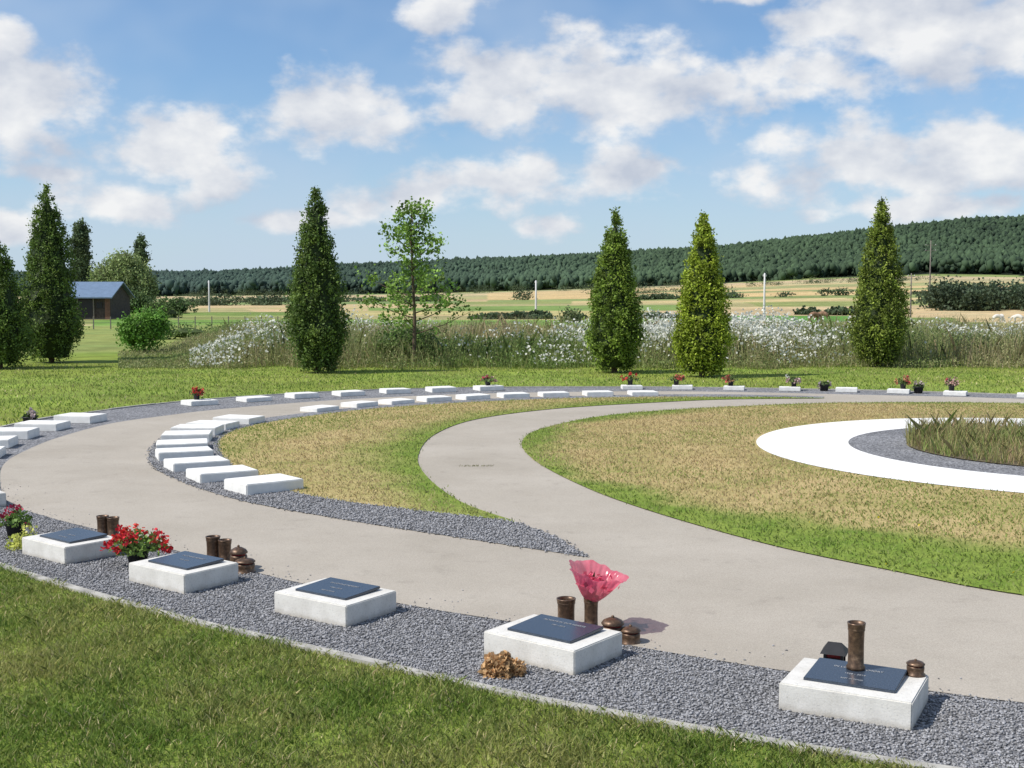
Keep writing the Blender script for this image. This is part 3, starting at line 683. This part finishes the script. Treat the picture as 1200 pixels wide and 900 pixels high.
flower_plant('red_geranium',(-2.38,7.50,0),.19,.18,(.20,.31,.07),RED,480,34,True)
flower_plant('red_flower_pot',(-3.52,8.38,0),.12,.14,(.16,.26,.06),[(.5,.04,.1),(.5,.05,.1)],280,8,True)
flower_plant('yellow_green_plant',(-3.33,8.05,0),.13,.15,(.58,.62,.14),[(.65,.65,.18)],360,14,False,.03,.015)
e=empty('dried_flower_bunch',(-.05,5.30,0))
n=1500;u=rng.normal(size=(n,3));u/=np.linalg.norm(u,axis=1)[:,None];u[:,2]=np.abs(u[:,2]); P=u*np.array([.105,.075,.10])*rng.uniform(.55,1.02,(n,1))*(1+.12*np.sin(u[:,:1]*9))
cl=np.array([.68,.44,.22])*rng.uniform(.35,1.35,(n,1)); fast('petals',leaves(P,.026,.8),QUAD,np.clip(cl,0,.9),M_leaf,e)
far=[(2.25,22.4,0),(3.2,22.38,1),(4.14,22.2,1),(5.13,22.0,2),(6.95,21.4,1),(7.8,20.95,3),(-.44,22.1,3),(-5.0,19.05,0)]
fcs=[[(.6,.06,.05),(.5,.05,.05)],[(.55,.12,.10),(.5,.3,.15)],[(.7,.68,.6),(.6,.4,.4)],[(.5,.08,.1),(.55,.35,.3)]]
for i,(x,y,k) in enumerate(far):
    flower_plant('grave_flowers',(x+random.uniform(-.12,.12),y+.05+random.uniform(0,.1),.07),random.uniform(.11,.19),random.uniform(.07,.15),(.13,.19,.06),fcs[k],170,random.choice([5,7,9]),True,.045,.03,.055)
for (x,y) in [(5.75,21.95),(7.3,21.4),(-6.45,15.9)]:
    flower_plant('potted_plant',(x,y,0),.11,.12,(.10,.15,.05),[(.5,.4,.4)],90,4,True,.05,.03,.09)
n=60; x=-.36+rng.normal(0,.10,n); y=12.0+rng.normal(0,.02,n)
fast('path_weeds',blades(x,y,.008,rng.uniform(.01,.022,n),rng.uniform(.004,.007,n),1.2),PENT,np.array([.18,.19,.07])*rng.uniform(.6,1.2,(n,1)),M_grass)
n=70; x=np.concatenate([rng.uniform(2.2,6,n//2),rng.uniform(-4,-.5,n//2)]); y=np.concatenate([rng.uniform(6.6,9,n//2),rng.uniform(5,7,n//2)])
m=(inpoly(x,y,LB))|(~inpoly(x,y,GR)); x,y=x[m][:30],y[m][:30]
fast('dandelions',leaves(np.stack([x,y,np.full(len(x),.045)],1),.018,1),QUAD,np.tile([.75,.6,.03],(len(x),1)),M_leaf)

# ------------------------------------------------------------ light, sky
az=math.radians(-108); el=math.radians(50)
sd=Vector((math.sin(az)*math.cos(el),math.cos(az)*math.cos(el),math.sin(el)))
sl=bpy.data.lights.new('sun','SUN'); sl.energy=5.0; sl.angle=math.radians(.5); sl.color=(1,.95,.88)
so=bpy.data.objects.new('sun',sl); so.rotation_euler=sd.to_track_quat('Z','Y').to_euler(); link(so)
w=bpy.data.worlds.new('World'); scene.world=w; w.use_nodes=True; nt=w.node_tree; nt.nodes.clear()
w.cycles.sampling_method='MANUAL'; w.cycles.sample_map_resolution=256
sky=N(nt,'ShaderNodeTexSky',{'sky_type':'NISHITA','sun_disc':False,'sun_elevation':el,'sun_rotation':az%(2*math.pi),'altitude':100,'air_density':1.0,'dust_density':.6,'ozone_density':2.0})
tc=N(nt,'ShaderNodeTexCoord').outputs['Generated']
s=N(nt,'ShaderNodeSeparateXYZ',None,{0:tc})
A=N(nt,'ShaderNodeMath',{'operation':'ARCTAN2'},{0:s.outputs[0],1:s.outputs[1]}).outputs[0]
E=N(nt,'ShaderNodeMath',{'operation':'ARCSINE'},{0:s.outputs[2]}).outputs[0]
AE=N(nt,'ShaderNodeCombineXYZ',None,{0:A,1:E,2:0.0}).outputs[0]
vec=N(nt,'ShaderNodeVectorMath',{'operation':'MULTIPLY'},{0:AE,1:(1,1.5,1)}).outputs[0]
n1=noise(nt,vec,17,8,.54)
l1=noise(nt,vec,11,5,.52)
vo2=N(nt,'ShaderNodeVectorMath',{'operation':'ADD'},{0:vec,1:(-.012,.028,0)}).outputs[0]
l2=noise(nt,vo2,11,5,.52)
clouds=[(195,185,80,48,1.1),(265,212,50,34,1.05),(150,240,120,30,.9),(385,135,90,46,1.1),(590,105,110,55,1.1),(700,105,120,55,1.1),(790,130,90,48,1.0),(838,112,26,22,1.0),(600,215,105,38,1.0),(470,235,75,26,.95),(1100,50,180,70,1.15),(960,95,90,45,.9),(1090,190,190,55,1.05),(940,215,110,35,.9),(30,150,120,75,.9),(15,75,45,40,.9),(520,20,60,28,1.0),(655,265,50,18,1.0),(20,275,40,25,.9),(880,5,60,20,.85),(1100,250,160,20,.9),(330,260,90,16,.8),(740,205,90,34,.85),(60,215,90,22,.8)]
mk=None
for (u,v,ru,rv,st) in clouds:
    a0=math.atan((u-600)/1400); e0=math.atan((350-v)/1400); kx,ky=1400/ru,1400/rv
    p=N(nt,'ShaderNodeVectorMath',{'operation':'MULTIPLY_ADD'},{0:AE,1:(kx,ky,0),2:(-a0*kx,-e0*ky,0)}).outputs[0]
    d=N(nt,'ShaderNodeVectorMath',{'operation':'LENGTH'},{0:p}).outputs['Value']
    k=ma(nt,'SUBTRACT',st,d); mk=k if mk is None else ma(nt,'MAXIMUM',mk,k)
big=noise(nt,vec,5,3,.6)
gen=ma(nt,'MULTIPLY',ma(nt,'SUBTRACT',big,.54),6)
away=N(nt,'ShaderNodeMapRange',None,{0:ma(nt,'ABSOLUTE',A),1:.45,2:.62,3:-2.0,4:0.0}).outputs[0]
mk=ma(nt,'MAXIMUM',ma(nt,'MAXIMUM',mk,ma(nt,'ADD',gen,away)),-1.0)
den=ma(nt,'ADD',ma(nt,'MULTIPLY',mk,.9),ma(nt,'MULTIPLY',ma(nt,'SUBTRACT',n1,.5),3.1))
alpha=N(nt,'ShaderNodeMapRange',{'interpolation_type':'SMOOTHSTEP'},{0:den,1:-.15,2:.55,3:0.0,4:.94}).outputs[0]
lit=ma(nt,'ADD',ma(nt,'MULTIPLY',ma(nt,'SUBTRACT',l1,l2),3.2),ma(nt,'MULTIPLY',ma(nt,'SUBTRACT',n1,.5),1.1))
lit=ma(nt,'ADD',lit,.52,True)
ccol=mixc(nt,lit,(5.5,5.95,6.9),(9.2,9.2,9.2))
veil=N(nt,'ShaderNodeMapRange',{'interpolation_type':'SMOOTHSTEP'},{0:big,1:.35,2:.70,3:0.05,4:.55}).outputs[0]
tint=mixc(nt,1,sky.outputs[0],(.98,1.18,1.36),'MULTIPLY')
horiz=N(nt,'ShaderNodeMapRange',{'interpolation_type':'SMOOTHSTEP'},{0:E,1:.0,2:.16,3:.75,4:0.0}).outputs[0]
c=mixc(nt,veil,tint,(4.9,6.1,7.8)); c=mixc(nt,horiz,c,(5.5,6.7,8.1)); c=mixc(nt,alpha,c,ccol)
bg=N(nt,'ShaderNodeBackground',None,{0:c,1:.1}); out=N(nt,'ShaderNodeOutputWorld',None,{0:bg.outputs[0]})

# ------------------------------------------------------------ camera
cam=bpy.data.cameras.new('camera'); cam.lens=42; cam.sensor_width=36; cam.clip_end=9000; cam.clip_start=.05
co_=bpy.data.objects.new('camera',cam); co_.location=(0,0,1.7); co_.rotation_euler=(math.radians(90-4.09),0,0); link(co_)
scene.camera=co_
